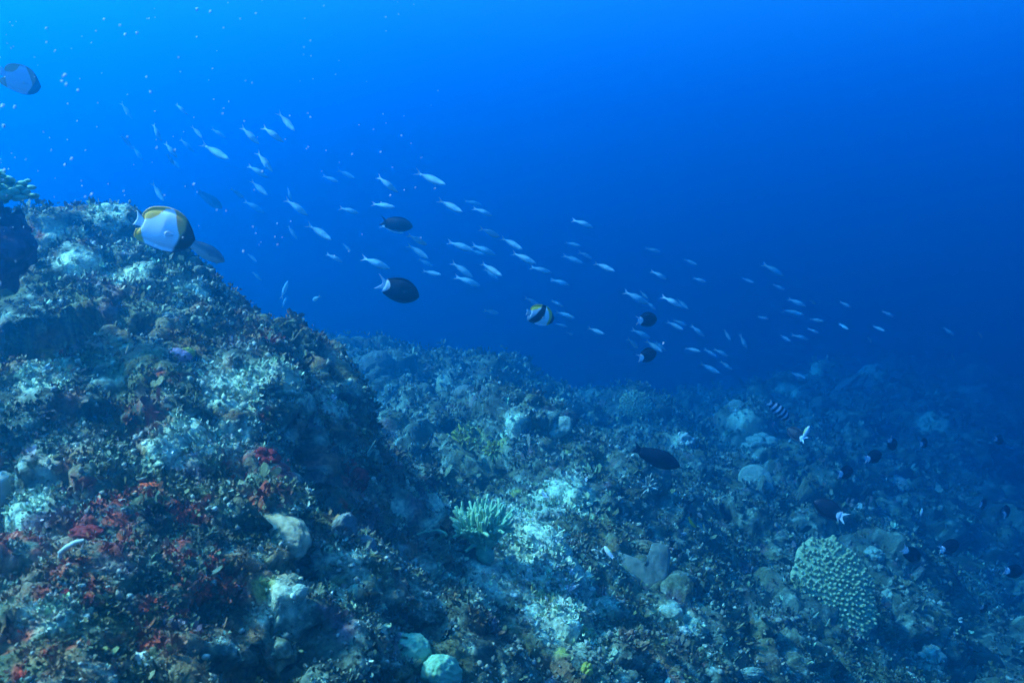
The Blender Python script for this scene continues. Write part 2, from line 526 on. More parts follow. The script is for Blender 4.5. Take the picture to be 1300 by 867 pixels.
def knob_table(name, label, mat, px, py, size, nk, lean, asp=(1, 1), dfl=4.0, knob=0.055):
    """a tilted plate coral whose upper face is set with blunt knobs, on a short stalk"""
    c, n, r = seat(px, py, size, -0.3, dfl)
    root = empty(name, c)
    tag(root, label, 'coral')
    B = frame(n, 0.3, lean)
    na, nr_ = 64, 10
    ph = rng.random(3) * 6
    def rim(a):
        return 1 + 0.02 * np.sin(3 * a + ph[0]) + 0.03 * np.sin(7 * a + ph[1]) + 0.03 * np.sin(11 * a + ph[2])
    def dome(q): return r * 0.16 * (1 - q ** 2)
    V = []
    for side in (1, -1):
        for k in range(nr_ + 1):
            q = k / nr_
            for j in range(na):
                a = 2 * math.pi * j / na
                x = r * q * rim(a)
                z = dome(q) - (0 if side > 0 else r * 0.09 * (1 - 0.7 * q))
                V.append((x * math.cos(a) * asp[0], x * math.sin(a) * asp[1], z))
    V = np.array(V)
    V[:, 2] += 0.02 * r * fbm(V / r * 4 + 5, 3)
    Q = []
    m = (nr_ + 1) * na
    for sd in (0, 1):
        for k in range(nr_):
            for j in range(na):
                q = (sd * m + k * na + j, sd * m + k * na + (j + 1) % na, sd * m + (k + 1) * na + (j + 1) % na, sd * m + (k + 1) * na + j)
                Q.append(q if sd == 0 else q[::-1])
    for j in range(na):
        Q.append((nr_ * na + j, nr_ * na + (j + 1) % na, m + nr_ * na + (j + 1) % na, m + nr_ * na + j))
    parts = [(V, np.array(Q), None)]
    for i in range(nk):
        a = i * 2.39996 + rng.normal() * 0.05
        q = math.sqrt((i + 0.5) / nk) * 0.99
        x = r * q * float(rim(np.array(a)))
        p = np.array((x * math.cos(a) * asp[0], x * math.sin(a) * asp[1], dome(q)))
        d = np.array((math.cos(a) * q ** 2 * 1.1, math.sin(a) * q ** 2 * 1.1, 1.0)) + rng.normal(size=3) * 0.12
        d /= np.linalg.norm(d)
        L = r * knob * rng.uniform(1.0, 1.6)
        t = np.linspace(-0.3, 1, 5)
        parts.append(tube(p + d * (t * L)[:, None], r * knob * rng.uniform(0.7, 0.95) * np.array((1, 0.95, 0.9, 0.85, 0.5)), 7, 0.12))
    V, Q, T = join(parts)
    mesh_np('plate', V @ B.T, Q, mat, root, Ft=T)
    t = np.linspace(0, 1, 6)
    zz = -B[:, 2]
    V, Q, T = tube(zz * (t * r * 1.1)[:, None], r * (0.42 - 0.12 * t), 14, 0.2)
    mesh_np('stalk', V, Q, M_dusky, root, Ft=T)
    clear(c, r * 0.95)
    return root
def flat_plate(name, label, mat, outline, lean, thick=0.10, bulge=0.18, lift=0.05, ruffle=0.03, cat='coral'):
    """a solid domed plate of its own outline, laid against the reef; outline in photo pixels"""
    O = np.array(outline, float)
    ctr = O.mean(0)
    size = np.abs(O - ctr).max()
    c, n, r = seat(ctr[0], ctr[1], size, -lift)
    pxm = r / size
    t = np.linspace(0, len(O), 64, endpoint=False)
    i = np.floor(t).astype(int)
    f = (t - i)[:, None]
    g = lambda k: O[(i + k) % len(O)]
    Sx = 0.5 * ((2 * g(0)) + (g(1) - g(-1)) * f + (2 * g(-1) - 5 * g(0) + 4 * g(1) - g(2)) * f ** 2 + (3 * g(0) - g(-1) - 3 * g(1) + g(2)) * f ** 3)
    Sx = (Sx - ctr) * (pxm, -pxm)
    B = frame(n, 0, lean)
    ux, uy = np.array(cR) @ B[:, 0], max(0.35, float(np.array(cU) @ B[:, 1]))
    Sx[:, 1] /= uy
    V, Q, K = [], [], 7
    for sd in (1, -1):
        for k in range(K + 1):
            q = 1 - k / K * 0.98
            for j in range(64):
                z = bulge * r * (1 - q ** 2) + (0 if sd > 0 else -thick * r * (0.4 + 0.6 * (1 - q)))
                V.append((Sx[j, 0] * q, Sx[j, 1] * q, z))
    V = np.array(V)
    V[:, 2] += ruffle * r * fbm(V / r * 2.5 + rng.random(3) * 9, 3) * 3
    m = (K + 1) * 64
    for sd in (0, 1):
        for k in range(K):
            for j in range(64):
                q = (sd * m + k * 64 + j, sd * m + k * 64 + (j + 1) % 64, sd * m + (k + 1) * 64 + (j + 1) % 64, sd * m + (k + 1) * 64 + j)
                Q.append(q if sd else q[::-1])
    for j in range(64):
        Q.append((j, (j + 1) % 64, m + (j + 1) % 64, m + j))
    T = [(K * 64 + j, K * 64 + (j + 1) % 64, K * 64) for j in range(1, 63)]
    o = mesh_np(name, V @ B.T, np.array(Q), mat, Ft=np.array(T))
    o.location = c
    clear(c, r * 0.8)
    return tag(o, label, cat)
def cup(name, label, px, py, size, lean, m_out, m_rim):
    c, n, r = seat(px, py, size, 0.0)
    root = empty(name, c)
    tag(root, label, 'sponge')
    B = frame(n, 0, lean)
    prof = [(0.25, -0.9), (0.7, -0.5), (0.95, -0.1), (1.0, 0.12), (0.93, 0.18), (0.82, 0.08), (0.66, -0.25), (0.35, -0.5), (0.02, -0.55)]
    def lathe(pr):
        V, Q = [], []
        for k, (q, z) in enumerate(pr):
            for j in range(36):
                a = 2 * math.pi * j / 36
                w = 1 + 0.13 * math.sin(2 * a + 1) + 0.07 * math.sin(3 * a) + 0.04 * math.sin(7 * a)
                V.append((r * q * w * math.cos(a) * 1.15, r * q * w * math.sin(a) * 0.72, r * z * 0.7 + 0.06 * r * math.sin(2 * a)))
        for k in range(len(pr) - 1):
            for j in range(36):
                Q.append((k * 36 + j, k * 36 + (j + 1) % 36, (k + 1) * 36 + (j + 1) % 36, (k + 1) * 36 + j))
        return np.array(V) @ B.T, np.array(Q)
    V, Q = lathe(prof)
    mesh_np('bowl', V, Q, m_out, root)
    V, Q = lathe([(0.965, 0.0), (1.05, 0.13), (1.0, 0.24), (0.9, 0.22), (0.86, 0.1)])
    mesh_np('rim', V, Q, m_rim, root)
    clear(c, r)
    return root

# the big dark mound at the left edge and the bushy coral standing on it
c = at(-10, 312, 2.15)
dark = lump_mesh('barrel_sponge', M_darksponge, c, (0, 0, 1), 0.110, (0.82, 0.9, 1.0), rough=0.30, sub=5, lobes=0.25)
tag(dark, 'dark purple rounded sponge mound at the picture edge, beneath a bushy pale coral', 'sponge')
def bushy(px, py, d, r):
    root = empty('bushy_coral', at(px, py, d))
    tag(root, 'bushy pale green coral standing on the dark rounded sponge mound', 'coral')
    for i in range(16):
        a = i * 2.4
        e = 1.45 * math.sqrt((i + .5) / 16)
        dd = np.array((math.sin(e) * math.cos(a), math.sin(e) * math.sin(a), math.cos(e)))
        out = []
        tip = dd * r * rng.uniform(0.5, 0.95)
        out.append(tube(np.linspace(0, 1, 5)[:, None] * tip, r * np.array((.14, .13, .13, .12, .1)), 8, 0.3))
        for q in range(7):
            V, T = ico(2)
            V = V * (1 + 0.35 * fbm(V * 2.5 + rng.random(3) * 40, 2))[:, None] * r * rng.uniform(0.09, 0.19) * np.array((1.25, 1, 0.7))
            out.append((V + tip * rng.uniform(0.7, 1.15) + rng.normal(size=3) * r * 0.12, None, T))
        V, Q, T = join(out)
        mesh_np('branch', V, Q, M_greenish, root, Ft=T)
bushy(4, 252, 2.15, 0.075)

branch_coral('finger_coral', 'pale turquoise finger coral with many upright branches beside the whitest crust', M_greenish, 611, 690, 44, 76, 0.75, 0.0, thick=0.075, forks=3, sink=-0.1, upright=True, Lr=(1.0, 1.4))
knob_table('table_coral', 'large round greenish table coral covered in knobs, on the lower slope', M_greentable, 1053, 757, 48, 270, 1.15, (0.95, 1.2))
knob_table('table_coral', 'small dim round knobby coral on the far crest below the pair of white-tailed fish', M_greentable, 805, 519, 21, 110, 1.6, (1.0, 0.9), knob=0.07)
flat_plate('plate_coral', 'pale fan-shaped plate coral leaning on the middle ridge', M_palecoral, [(688,553),(694,540),(706,531),(722,530),(727,540),(722,550),(708,557),(697,561)], 1.6)
flat_plate('plate_coral', 'round pale plate coral with a scalloped edge, halfway up the far slope', M_palecoral, [(939,608),(945,596),(960,592),(972,598),(980,610),(978,625),(962,627),(946,622)], 1.8)
flat_plate('plate_coral', 'smooth pale plate coral with two lobes, the brightest on the shaded far slope', M_cream, [(1122,607),(1135,604),(1152,612),(1164,625),(1162,632),(1151,627),(1148,638),(1139,632),(1130,619)], 2.0, bulge=0.3)
flat_plate('saddle_coral', 'wide dusky plate coral with a sagging notched upper edge', M_dusky, [(778,704),(795,706),(812,718),(826,722),(828,704),(832,696),(850,702),(848,722),(838,742),(818,752),(800,738)], 1.3, bulge=0.2)
flat_plate('plate_coral', 'faint grey plate coral low on the distant right-hand reef', M_palecoral, [(926,512),(935,508),(944,512),(942,522),(932,524)], 1.8)
flat_plate('plate_coral', 'large faint round plate coral near the right picture edge', M_dusky, [(1230,510),(1242,498),(1256,503),(1262,518),(1250,528),(1235,524)], 1.8)
lump('boulder_coral', 'smooth rounded turquoise boulder coral with bright spots at the bottom of the picture', 'coral', M_greenish, 522, 826, 24, (1, 0.9, 0.85), rough=0.10, freq=3.5, lean=0.5, spin=0.4)
lump('boulder_coral', 'smooth upright cone-shaped pale boulder coral cut by the picture bottom', 'coral', M_greenish, 560, 856, 28, (0.82, 0.8, 1.25), rough=0.10, freq=3.5, lean=0.3)
lump('boulder_coral', 'low tan boulder coral with ribbed skin, on the near red-patched reef', 'coral', M_tan, 350, 676, 44, (1.05, 0.65, 0.45), spin=-0.45, rough=0.10, lean=0.4)
lump('coral_head', 'small smooth pale blue knob coral beside the yellowish crust', 'coral', M_palecoral, 379, 752, 13, (0.75, 0.7, 1.2), rough=0.08, lean=0.3)
lump('sponge', 'smooth upright grey sponge slab above the dark hollow', 'sponge', M_grey, 437, 672, 26, (0.62, 0.5, 1.2), rough=0.12, lean=0.35, spin=0.2)
lump('sponge', 'shaded blue-grey sponge knob inside the dark hollow', 'sponge', M_grey, 462, 692, 18, (0.8, 0.7, 1.0), rough=0.14, lean=0.3)
cup('cup_sponge', 'dark cup sponge with a pale curled rim next to the finger coral', 545, 683, 16, 0.9, M_dusky, M_greenish)
cup('cup_sponge', 'tiny oval cup sponge with a pale rim to the right of the whitest crust', 748, 680, 8, 0.9, M_dusky, M_palecoral)
lump('orange_sponge', 'bright orange-red lobed sponge, the most vivid spot on the near reef', 'sponge', M_orange, 193, 619, 12, (1.15, 0.7, 0.5), spin=0.4, lobes=0.5, rough=0.2)
lump('red_sponge', 'deep red lumpy sponge crust beside a pale curved stick', 'sponge', M_red, 112, 676, 16, (1.1, 0.8, 0.5), lobes=0.5, rough=0.2)
lump('red_sponge', 'small scarlet sponge below the pale curved stick', 'sponge', M_red, 84, 754, 7, (0.9, 0.8, 0.7), lobes=0.4, rough=0.2)
lump('red_sponge', 'dark red hanging sponge under the edge of the near mound', 'sponge', M_red, 450, 612, 18, (0.8, 0.7, 1.1), lobes=0.4, rough=0.2)
lump('red_sponge', 'maroon sponge patch in a crevice right of the tan pale crust', 'sponge', M_red, 338, 582, 17, (1, 0.8, 0.6), lobes=0.5, rough=0.2)
lump('coral_head', 'mauve lump coral on the upper near mound', 'coral', M_mauve, 221, 452, 15, (1.3, 0.8, 0.6), spin=0.3, lean=0.3)
lump('coral_head', 'yellow-green lump coral touching the mauve lump', 'coral', M_yellow, 239, 448, 9, (0.9, 0.8, 0.8), lean=0.3)
lump('coral_head', 'cream coral lump with red growth around it, at the bottom edge', 'coral', M_cream, 182, 842, 16, (0.9, 0.7, 0.7), lobes=0.4, rough=0.2)
lump('coral_head', 'pale rounded coral lump on the lower middle slope', 'coral', M_palecoral, 852, 776, 13, (1.2, 0.8, 0.7), spin=-0.5)
lump('coral_head', 'bright pale coral knob below the pale lump of the lower middle slope', 'coral', M_cream, 868, 802, 8, (1, 0.8, 0.8), lobes=0.4, rough=0.2)
lump('coral_head', 'crusty pale coral knob beyond the large dark fish', 'coral', M_cream, 871, 562, 12, (0.8, 0.8, 1.0), lobes=0.5, rough=0.25)
lump('coral_head', 'domed pale coral on the far slope above the scalloped plate', 'coral', M_palecoral, 967, 566, 17, (1.2, 0.9, 0.8), lobes=0.4, rough=0.2)
lump('coral_head', 'big faint dome coral on the furthest visible crest of the middle ridge', 'coral', M_dusky, 478, 462, 20, (1.1, 0.9, 0.9), rough=0.1)
lump('coral_head', 'dome coral behind the middle ridge with a rounded crown', 'coral', M_dusky, 592, 500, 15, (1.1, 0.9, 0.8), rough=0.1)
lump('coral_head', 'pale flat-topped coral outcrop, highest on the distant reef', 'coral', M_dusky, 1085, 466, 18, (1.4, 0.9, 0.5), lobes=0.5, rough=0.25)
lump('coral_head', 'long pale coral ledge on the distant reef under the flat-topped outcrop', 'coral', M_dusky, 1075, 491, 16, (1.4, 0.9, 0.5), lobes=0.4, rough=0.2)
lump('coral_head', 'pale pitted coral just past the large knobbed table coral', 'coral', M_palecoral, 1110, 704, 11, (0.9, 0.9, 0.8), lobes=0.4)
lump('coral_head', 'upright pale coral ridge to the right of the large knobbed table coral', 'coral', M_palecoral, 1120, 768, 16, (0.6, 0.7, 1.3), rough=0.2, spin=0.3)
lump('coral_head', 'pale coral ridge at the foot of the slope near the bottom right', 'coral', M_palecoral, 1182, 838, 15, (0.9, 0.8, 1.1), lobes=0.4, rough=0.2, spin=0.6)
lump('coral_head', 'curved pale coral lump at the bottom below the table coral', 'coral', M_palecoral, 950, 855, 13, (1.3, 0.8, 0.6), rough=0.15)
branch_coral('star_coral', 'small white star-shaped coral on the brightest crust', M_cream, 722, 742, 13, 9, 1.2, 0.9, thick=0.16, forks=0)
branch_coral('bush_coral', 'small pale branching coral under the large dark fish', M_cream, 822, 611, 15, 14, 1.2, 0.8, thick=0.09, forks=1)
branch_coral('bush_coral', 'yellow-green bushy coral, larger of two on the middle ridge', M_yellow, 585, 551, 20, 24, 1.35, 0.5, thick=0.11, forks=1)
branch_coral('bush_coral', 'yellow-green bushy coral, smaller and yellower of two on the middle ridge', M_yellow, 626, 565, 14, 18, 1.35, 0.5, thick=0.12, forks=1)
lump('yellow_sponge', 'mustard yellow sponge knob under the white crust', 'sponge', M_yellow, 740, 803, 8, (0.9, 0.8, 0.9), lobes=0.4)
lump('yellow_sponge', 'ochre sponge tuft at the very bottom of the bright slope', 'sponge', M_yellow, 745, 850, 8, (0.8, 0.8, 1.1), lobes=0.5)
lump('yellow_sponge', 'yellow sponge spot at the upper corner of the white crust', 'sponge', M_yellow, 690, 628, 7, (1, 0.8, 0.8), lobes=0.4)
# ribbed pale tube sponge at the left edge, and the curved pale stick
c, n, r = seat(2, 650, 40, -0.1)
V, Q, T = tube(np.array([(0.0, 0, t) for t in np.linspace(-1.0, 1.0, 26)]) * r + np.array([(0.12 * r * math.sin(t * 2), 0, 0) for t in np.linspace(-1, 1, 26)]), r * np.array([0.26 + 0.03 * (k % 2) for k in range(25)] + [0.12]), 16)
o = mesh_np('tube_sponge', V, Q, M_cream, Ft=T); o.location = c
tag(o, 'ribbed white upright tube sponge at the left picture edge', 'sponge')
c, n, r = seat(86, 712, 22, -0.25)
pp = [(1.0, 0, .85), (.55, 0, .75), (.1, 0, .5), (-.25, 0, .2), (-.28, 0, -.15), (-.05, 0, -.5), (.05, 0, -.85)]
V, Q, T = tube(np.array(pp) * r, r * np.array((.08, .11, .13, .13, .12, .1, .07)), 9, 0.2)
o = mesh_np('dead_stick', V, Q, M_cream, Ft=T); o.location = c
tag(o, 'pale curved stick of dead coral lying among the red sponges', 'dead coral')

# ------------------------------------------------------------------ turf, crust and rubble: what nobody could count
def in_view(P, m=1.25):
    y = P @ np.array(cF)
    u = (P @ np.array(cR)) / np.maximum(y, 1e-3)
    v = (P @ np.array(cU)) / np.maximum(y, 1e-3)
    return (y > 0.2) & (np.abs(u) < m * 650 / F) & (np.abs(v) < m * 434 / F), y
okv, depth = in_view(PT)
idx = np.flatnonzero(okv & (depth < 28))
def not_covered(P):
    k = np.ones(len(P), bool)
    for c, r in KEEP_CLEAR:
        k &= ((P - c) ** 2).sum(1) > r * r
    return k
def make_turf(name, n, size, blades, lo, hi, jit=0.5, wide=0.55):
    sel = rng.choice(idx, n)
    P = PT[sel] + rng.normal(size=(n, 3)) * (0.004 * depth[sel])[:, None]
    sel = sel[not_covered(P)]; P = P[not_covered(P)]
    n = len(P)
    patch = smooth(-0.35, 0.25, fbm(P * 6 + 33, 3))
    keep = rng.random(n) < (0.25 + 0.75 * patch) * (1 - 0.7 * pit[sel])
    P, sel, patch = P[keep], sel[keep], patch[keep]
    n = len(P)
    c = colT[sel] * rng.lognormal(0.05, jit, (n, 1)) * rng.lognormal(0, 0.08, (n, 3))
    sz = size * depth[sel] ** 0.8 * rng.lognormal(0, 0.35, n) * (0.6 + 0.6 * patch)
    P = np.repeat(P, blades, 0); N = np.repeat(NT[sel], blades, 0); c = np.repeat(c, blades, 0); sz = np.repeat(sz, blades)
    m = len(P)
    N = N + np.array((0, 0, 0.4))
    N /= np.linalg.norm(N, axis=1)[:, None]
    t1 = np.cross(N, rng.normal(size=(m, 3))); t1 /= np.linalg.norm(t1, axis=1)[:, None]
    el = rng.uniform(lo, hi, m)[:, None]
    d = N * np.cos(el) + t1 * np.sin(el)
    w = np.cross(d, N + rng.normal(size=(m, 3)) * 0.5); w /= np.linalg.norm(w, axis=1)[:, None] + 1e-9
    L = (sz * rng.uniform(0.7, 1.3, m))[:, None]
    Wd = L * wide * rng.uniform(0.7, 1.3, (m, 1))
    b = P + t1 * (0.25 * L) - N * 0.15 * L
    mid = b + d * 0.6 * L
    tip = b + d * L + N * (L * rng.uniform(-0.25, 0.25, (m, 1)))
    V = np.stack([b - w * Wd * .3, b + w * Wd * .3, mid + w * Wd * .55, mid - w * Wd * .55, tip + w * Wd * .3, tip - w * Wd * .3], 1).reshape(-1, 3)
    k = np.arange(m)[:, None] * 6
    Q = np.concatenate([k + (0, 1, 2, 3), k + (3, 2, 4, 5)], 1).reshape(-1, 4)
    o = mesh_np(name, V, Q, M_turf, col=np.repeat(np.clip(c, 0.005, 0.85), 6, 0))
    return tag(o, kind='stuff')
make_turf('turf_vegetation', 190000, 0.0043, 4, 0.2, 1.3, 0.32)
make_turf('algae_vegetation', 14000, 0.0070, 6, 0.3, 1.3, 0.3, 0.45)
def make_rubble(n):
    sel = rng.choice(idx, n)
    P = PT[sel]
    k = not_covered(P); sel, P = sel[k], P[k]
    k = fbm(P * 5 + 71, 3) + rng.normal(size=len(P)) * 0.15 > 0.02
    sel, P = sel[k], P[k]
    n = len(P)
    V0, T0 = ico(1)
    sz = 0.0027 * depth[sel] ** 0.85 * np.clip(rng.lognormal(0, 0.4, n), 0.4, 1.8)
    V = V0[None] * (1 + 0.35 * rng.normal(size=(n, len(V0), 1)))
    V = V * rng.uniform(0.6, 1.3, (n, 1, 3)) * sz[:, None, None] + P[:, None] + NT[sel][:, None] * sz[:, None, None] * 0.9
    T = (T0[None] + np.arange(n)[:, None, None] * len(V0)).reshape(-1, 3)
    c = 0.45 * colT[sel] + 0.55 * np.array((0.34, 0.37, 0.29)) * rng.lognormal(-0.1, 0.45, (n, 1))
    o = mesh_np('coral_rubble', V.reshape(-1, 3), None, M_turf, col=np.repeat(np.clip(c, 0.01, 0.8), len(V0), 0), Ft=T)
    return tag(o, kind='stuff')
make_rubble(34000)
# ------------------------------------------------------------------ fish
M_fish = mat_pigment('fish_skin', 0.5, 60, 0.08, 0.0, 0.35)
M_fin = mat_pigment('fish_fin', 0.6, 90, 0.10, 0.0, 0.2)
M_eye, _t, _b = mat_new('fish_eye')
_b.inputs['Base Color'].default_value = (0.008, 0.008, 0.010, 1)
_b.inputs['Roughness'].default_value = 0.15

def cr(xs, ys, t):
    """smooth curve through (xs, ys) sampled at t"""
    xs, ys = np.asarray(xs, float), np.asarray(ys, float)
    m = np.gradient(ys, xs)
    i = np.clip(np.searchsorted(xs, t) - 1, 0, len(xs) - 2)
    h = xs[i + 1] - xs[i]
    u = (t - xs[i]) / h
    return ((2 * u ** 3 - 3 * u ** 2 + 1) * ys[i] + (u ** 3 - 2 * u ** 2 + u) * h * m[i]
            + (-2 * u ** 3 + 3 * u ** 2) * ys[i + 1] + (u ** 3 - u ** 2) * h * m[i + 1])
def skin(X, Z, Th, colf=None):
    """closed two-sided skin over the grid X, Z (stations x levels) with half thickness Th"""
    n, m = X.shape
    A = np.stack([X, Th, Z], -1)
    B = np.stack([X, -Th, Z], -1)
    V = np.concatenate([A, B[:, ::-1]], 1)            # ring of 2m per station
    k = 2 * m
    i, j = np.meshgrid(np.arange(n - 1), np.arange(k), indexing='ij')
    j2 = (j + 1) % k
    Q = np.stack([i * k + j, i * k + j2, (i + 1) * k + j2, (i + 1) * k + j], -1).reshape(-1, 4)
    j = np.arange(m - 1)
    c0 = np.stack([j, k - 1 - j, k - 2 - j, j + 1], -1)
    c1 = c0[:, ::-1] + (n - 1) * k
    V = V.reshape(-1, 3)
    col = colf(V[:, 0], V[:, 2], np.abs(V[:, 1])) if colf else None
    return V, np.concatenate([Q, c0, c1]), col
def ramp(n, v): return np.broadcast_to(np.asarray(v, float), (n, 3)).copy()
def paint(c, mask, v):
    return c + (np.asarray(v) - c) * np.clip(mask, 0, 1)[:, None]

def disc_body(top, bot, thick, notch, colf, ns=60, nv=41, body=0.78):
    """deep flat fish: top/bottom edge curves given as (x, z) lists from tail to snout, length 1"""
    t = np.linspace(0, 1, ns)
    def edge(E):
        E = np.array(E, float)
        q = np.r_[0, np.cumsum(np.linalg.norm(np.diff(E, axis=0), axis=1))]
        q /= q[-1]
        return cr(q, E[:, 0], t), cr(q, E[:, 1], t)
    tx, tz = edge(top)
    bx, bz = edge(bot)
    v = np.linspace(-1, 1, nv)
    f = (v + 1) / 2
    X = bx[:, None] * (1 - f) + tx[:, None] * f + notch * (1 - v ** 2)[None] * ((1 - t) ** 5)[:, None]
    Z = bz[:, None] * (1 - f) + tz[:, None] * f
    Tt = np.interp(t, [0, .15, .45, .8, .93, 1], np.array([.12, .45, 1, .85, .5, .10])) * thick
    pv = 0.05 + 0.95 * np.clip(1 - (np.abs(v) / body) ** 2, 0, 1) ** 0.6
    return skin(X, Z, Tt[:, None] * pv[None], colf)
def tail_fin(L, h0, h1, fork, up=0.0, ns=10, nv=17, colf=None):
    s = np.linspace(0, 1, ns)[:, None]
    v = np.linspace(-1, 1, nv)[None]
    Lv = L * (1 - fork + fork * np.abs(v) ** 1.4)
    X = -s * Lv
    Z = v * (h0 + (h1 - h0) * s ** 0.85) + up * s
    Th = 0.010 * (1 - 0.85 * s) * (1 - 0.6 * v ** 2) + 0.0012
    return skin(X, Z, Th + 0 * X, colf)
def eye_mesh(r):
    V, T = ico(2)
    return V * np.array((1, 0.45, 1)) * r, T
def fin_fan(L, h, colf):
    s = np.linspace(0, 1, 7)[:, None]
    v = np.linspace(-1, 1, 9)[None]
    X = -s * L * (1 - 0.25 * v ** 2)
    Z = v * h * (0.25 + 0.75 * s) - 0.1 * s * L
    return skin(X, Z, 0.004 * (1 - s) + 0.0012 + 0 * X, colf)

def make_fish(name, body, tail=None, tail_at=(0, 0), eye=None, eye_r=0.028, pect=None, pect_col=(.3, .3, .3), thick=0.08):
    root = empty(name)
    V, Q, c = body
    mesh_np('body', V, Q, M_fish, root, col=c)
    if tail is not None:
        V, Q, c = tail
        o = mesh_np('tail_fin', V, Q, M_fin, root, col=c)
        o.location = (tail_at[0], 0, tail_at[1])
    if eye is not None:
        V, T = eye_mesh(eye_r)
        for sd in (1, -1):
            o = mesh_np('eye', V, None, M_eye, root, Ft=T)
            o.location = (eye[0], sd * eye[2], eye[1])
    if pect is not None:
        V, Q, c = fin_fan(0.15, 0.05, lambda x, z, y: ramp(len(x), pect_col))
        for sd in (1, -1):
            o = mesh_np('pectoral_fin', V, Q, M_fin, root, col=c)
            o.location = (pect[0], sd * pect[2], pect[1])
            o.rotation_euler = (0, 0, -sd * 0.12)
    return root
def copy_tree(o, parent=None):
    c = o.copy()
    C.objects.link(c)
    if parent: c.parent = parent
    for ch in list(o.children):
        copy_tree(ch, c)
    return c
def pose(o, px, py, d, length, angle, yaw=0.0, roll=0.0):
    """put a fish at a photo point and distance; angle = heading in the picture, yaw = turned away from the viewer (both degrees)"""
    a, y = R(angle), R(yaw)
    f = cR * math.cos(a) + cU * math.sin(a)
    u = -cR * math.sin(a) + cU * math.cos(a)
    if u.dot(cU) < 0: u = -u
    f = f * math.cos(y) + cF * math.sin(y)
    f.normalize()
    s = u.cross(f); s.normalize()
    if roll:
        r_ = R(roll)
        u, s = u * math.cos(r_) + s * math.sin(r_), s * math.cos(r_) - u * math.sin(r_)
    M = Matrix((f, s, u)).transposed().to_4x4()
    M.translation = at(px, py, d)
    o.matrix_world = M @ Matrix.Scale(length, 4)
    o.location = M.translation
    o.rotation_euler = M.to_euler()
    o.scale = (length, length, length)
    return o

# --- pyramid-shaped yellow, white and dark butterflyfish
TOP = [(-.035,.13),(-.03,.20),(.05,.325),(.24,.415),(.46,.445),(.70,.38),(.90,.18),(1.0,.035)]
BOT = [(-.075,-.12),(-.07,-.26),(.18,-.345),(.41,-.372),(.69,-.345),(.83,-.275),(.95,-.157),(1.0,-.02)]
YEL, ORA, WHI, BRO = (.78, .40, .012), (.66, .30, .03), (.90, .84, .84), (.045, .022, .012)
def soft(x, w=0.012): return smooth(-w, w, x)
def col_pyramid(x, z, y):
    c = ramp(len(x), WHI)
    c = paint(c, soft(z - np.interp(x, [-.1, .03, .16, .26, .34, .44, .6], [.05, .09, .136, .24, .40, .435, .6])) * soft(.5 - x), YEL)
    fr = soft(x - np.interp(z, [-.36, -.11, 0, .14, .41, .45], [.69, .74, .73, .65, .51, .46]))
    c = paint(c, fr, ORA)
    c = paint(c, soft(x - np.interp(z, [-.36, -.20, -.02, .12, .35, .45], [.66, .70, .755, .80, .745, .66]), .03), BRO)
    c = paint(c, soft(-.045 - z) * soft(np.interp(z, [-.36, -.23, -.06], [.17, .08, .01]) - x), YEL)
    c = paint(c, soft(np.interp(x, [-.1, .2, .5, .7], [-.5, -.345, -.362, -.335]) - z, .008), BRO)
    return c
def col_white_tail(x, z, y): return ramp(len(x), (.70, .78, .80))
body = disc_body(TOP, BOT, 0.085, 0.13, col_pyramid)
pyr = make_fish('butterflyfish', body, tail_fin(.20, .055, .135, .22, .05, colf=col_white_tail), (.05, .015), (.86, .07, .050), .024, (.62, -.03, .082), (.75, .72, .72))
pose(pyr, 240 - 33.5, 290, 1.95, .130, -17.5, 4)
def center(o, px, py, d, length, angle, yaw=0, mid=0.45, roll=0.0):
    """pose by the fish's middle"""
    a = R(angle)
    k = mid * length * F / d * math.cos(R(yaw))
    return pose(o, px - k * math.cos(a), py + k * math.sin(a), d, length, angle, yaw, roll)
center(pyr, 209, 293, 1.95, .131, -17.5, 6)
tag(pyr, 'white butterflyfish with orange-yellow fins and dark face, large, before the near mound', 'fish')
pyr2 = copy_tree(pyr)
center(pyr2, 17, 97, 3.4, .148, -12, 54)
tag(pyr2, 'bluish hazy butterflyfish high up near the top left corner', 'fish')

# --- banded butterflyfish
def col_banded(x, z, y):
    c = ramp(len(x), (.50, .62, .66))
    band1 = soft(x - np.interp(z, [-.36, -.2, 0, .25, .45], [-.05, .05, .22, .36, .42])) * soft(np.interp(z, [-.36, -.2, 0, .2, .45], [.22, .42, .56, .58, .58]) - x)
    wh = soft(x - np.interp(z, [-.36, -.2, 0, .2, .45], [.22, .42, .56, .58, .58]))
    c = paint(c, wh, (.82, .86, .84))
    c = paint(c, soft(z - np.interp(x, [-.1, .2, .35, .5], [.10, .20, .31, .40])) * soft(.45 - x), (.66, .52, .02))
    c = paint(c, band1, (.006, .006, .010))
    c = paint(c, soft(x - np.interp(z, [-.3, 0, .2, .42], [.74, .78, .72, .58])), (.66, .48, .03))
    c = paint(c, soft(x - np.interp(z, [-.3, 0, .2, .45], [.82, .87, .86, .80])), (.02, .02, .03))
    return c
ban = make_fish('butterflyfish', disc_body(TOP, BOT, 0.09, 0.13, col_banded), tail_fin(.22, .055, .12, .15, .02, colf=lambda x, z, y: ramp(len(x), (.40, .55, .60))), (.05, .01), (.87, .06, .050), .026, (.62, -.05, .085), (.6, .65, .65))
center(ban, 687, 401, 3.2, .102, -12, 12)
tag(ban, 'black and white banded butterflyfish with yellow fin edges in open water', 'fish')

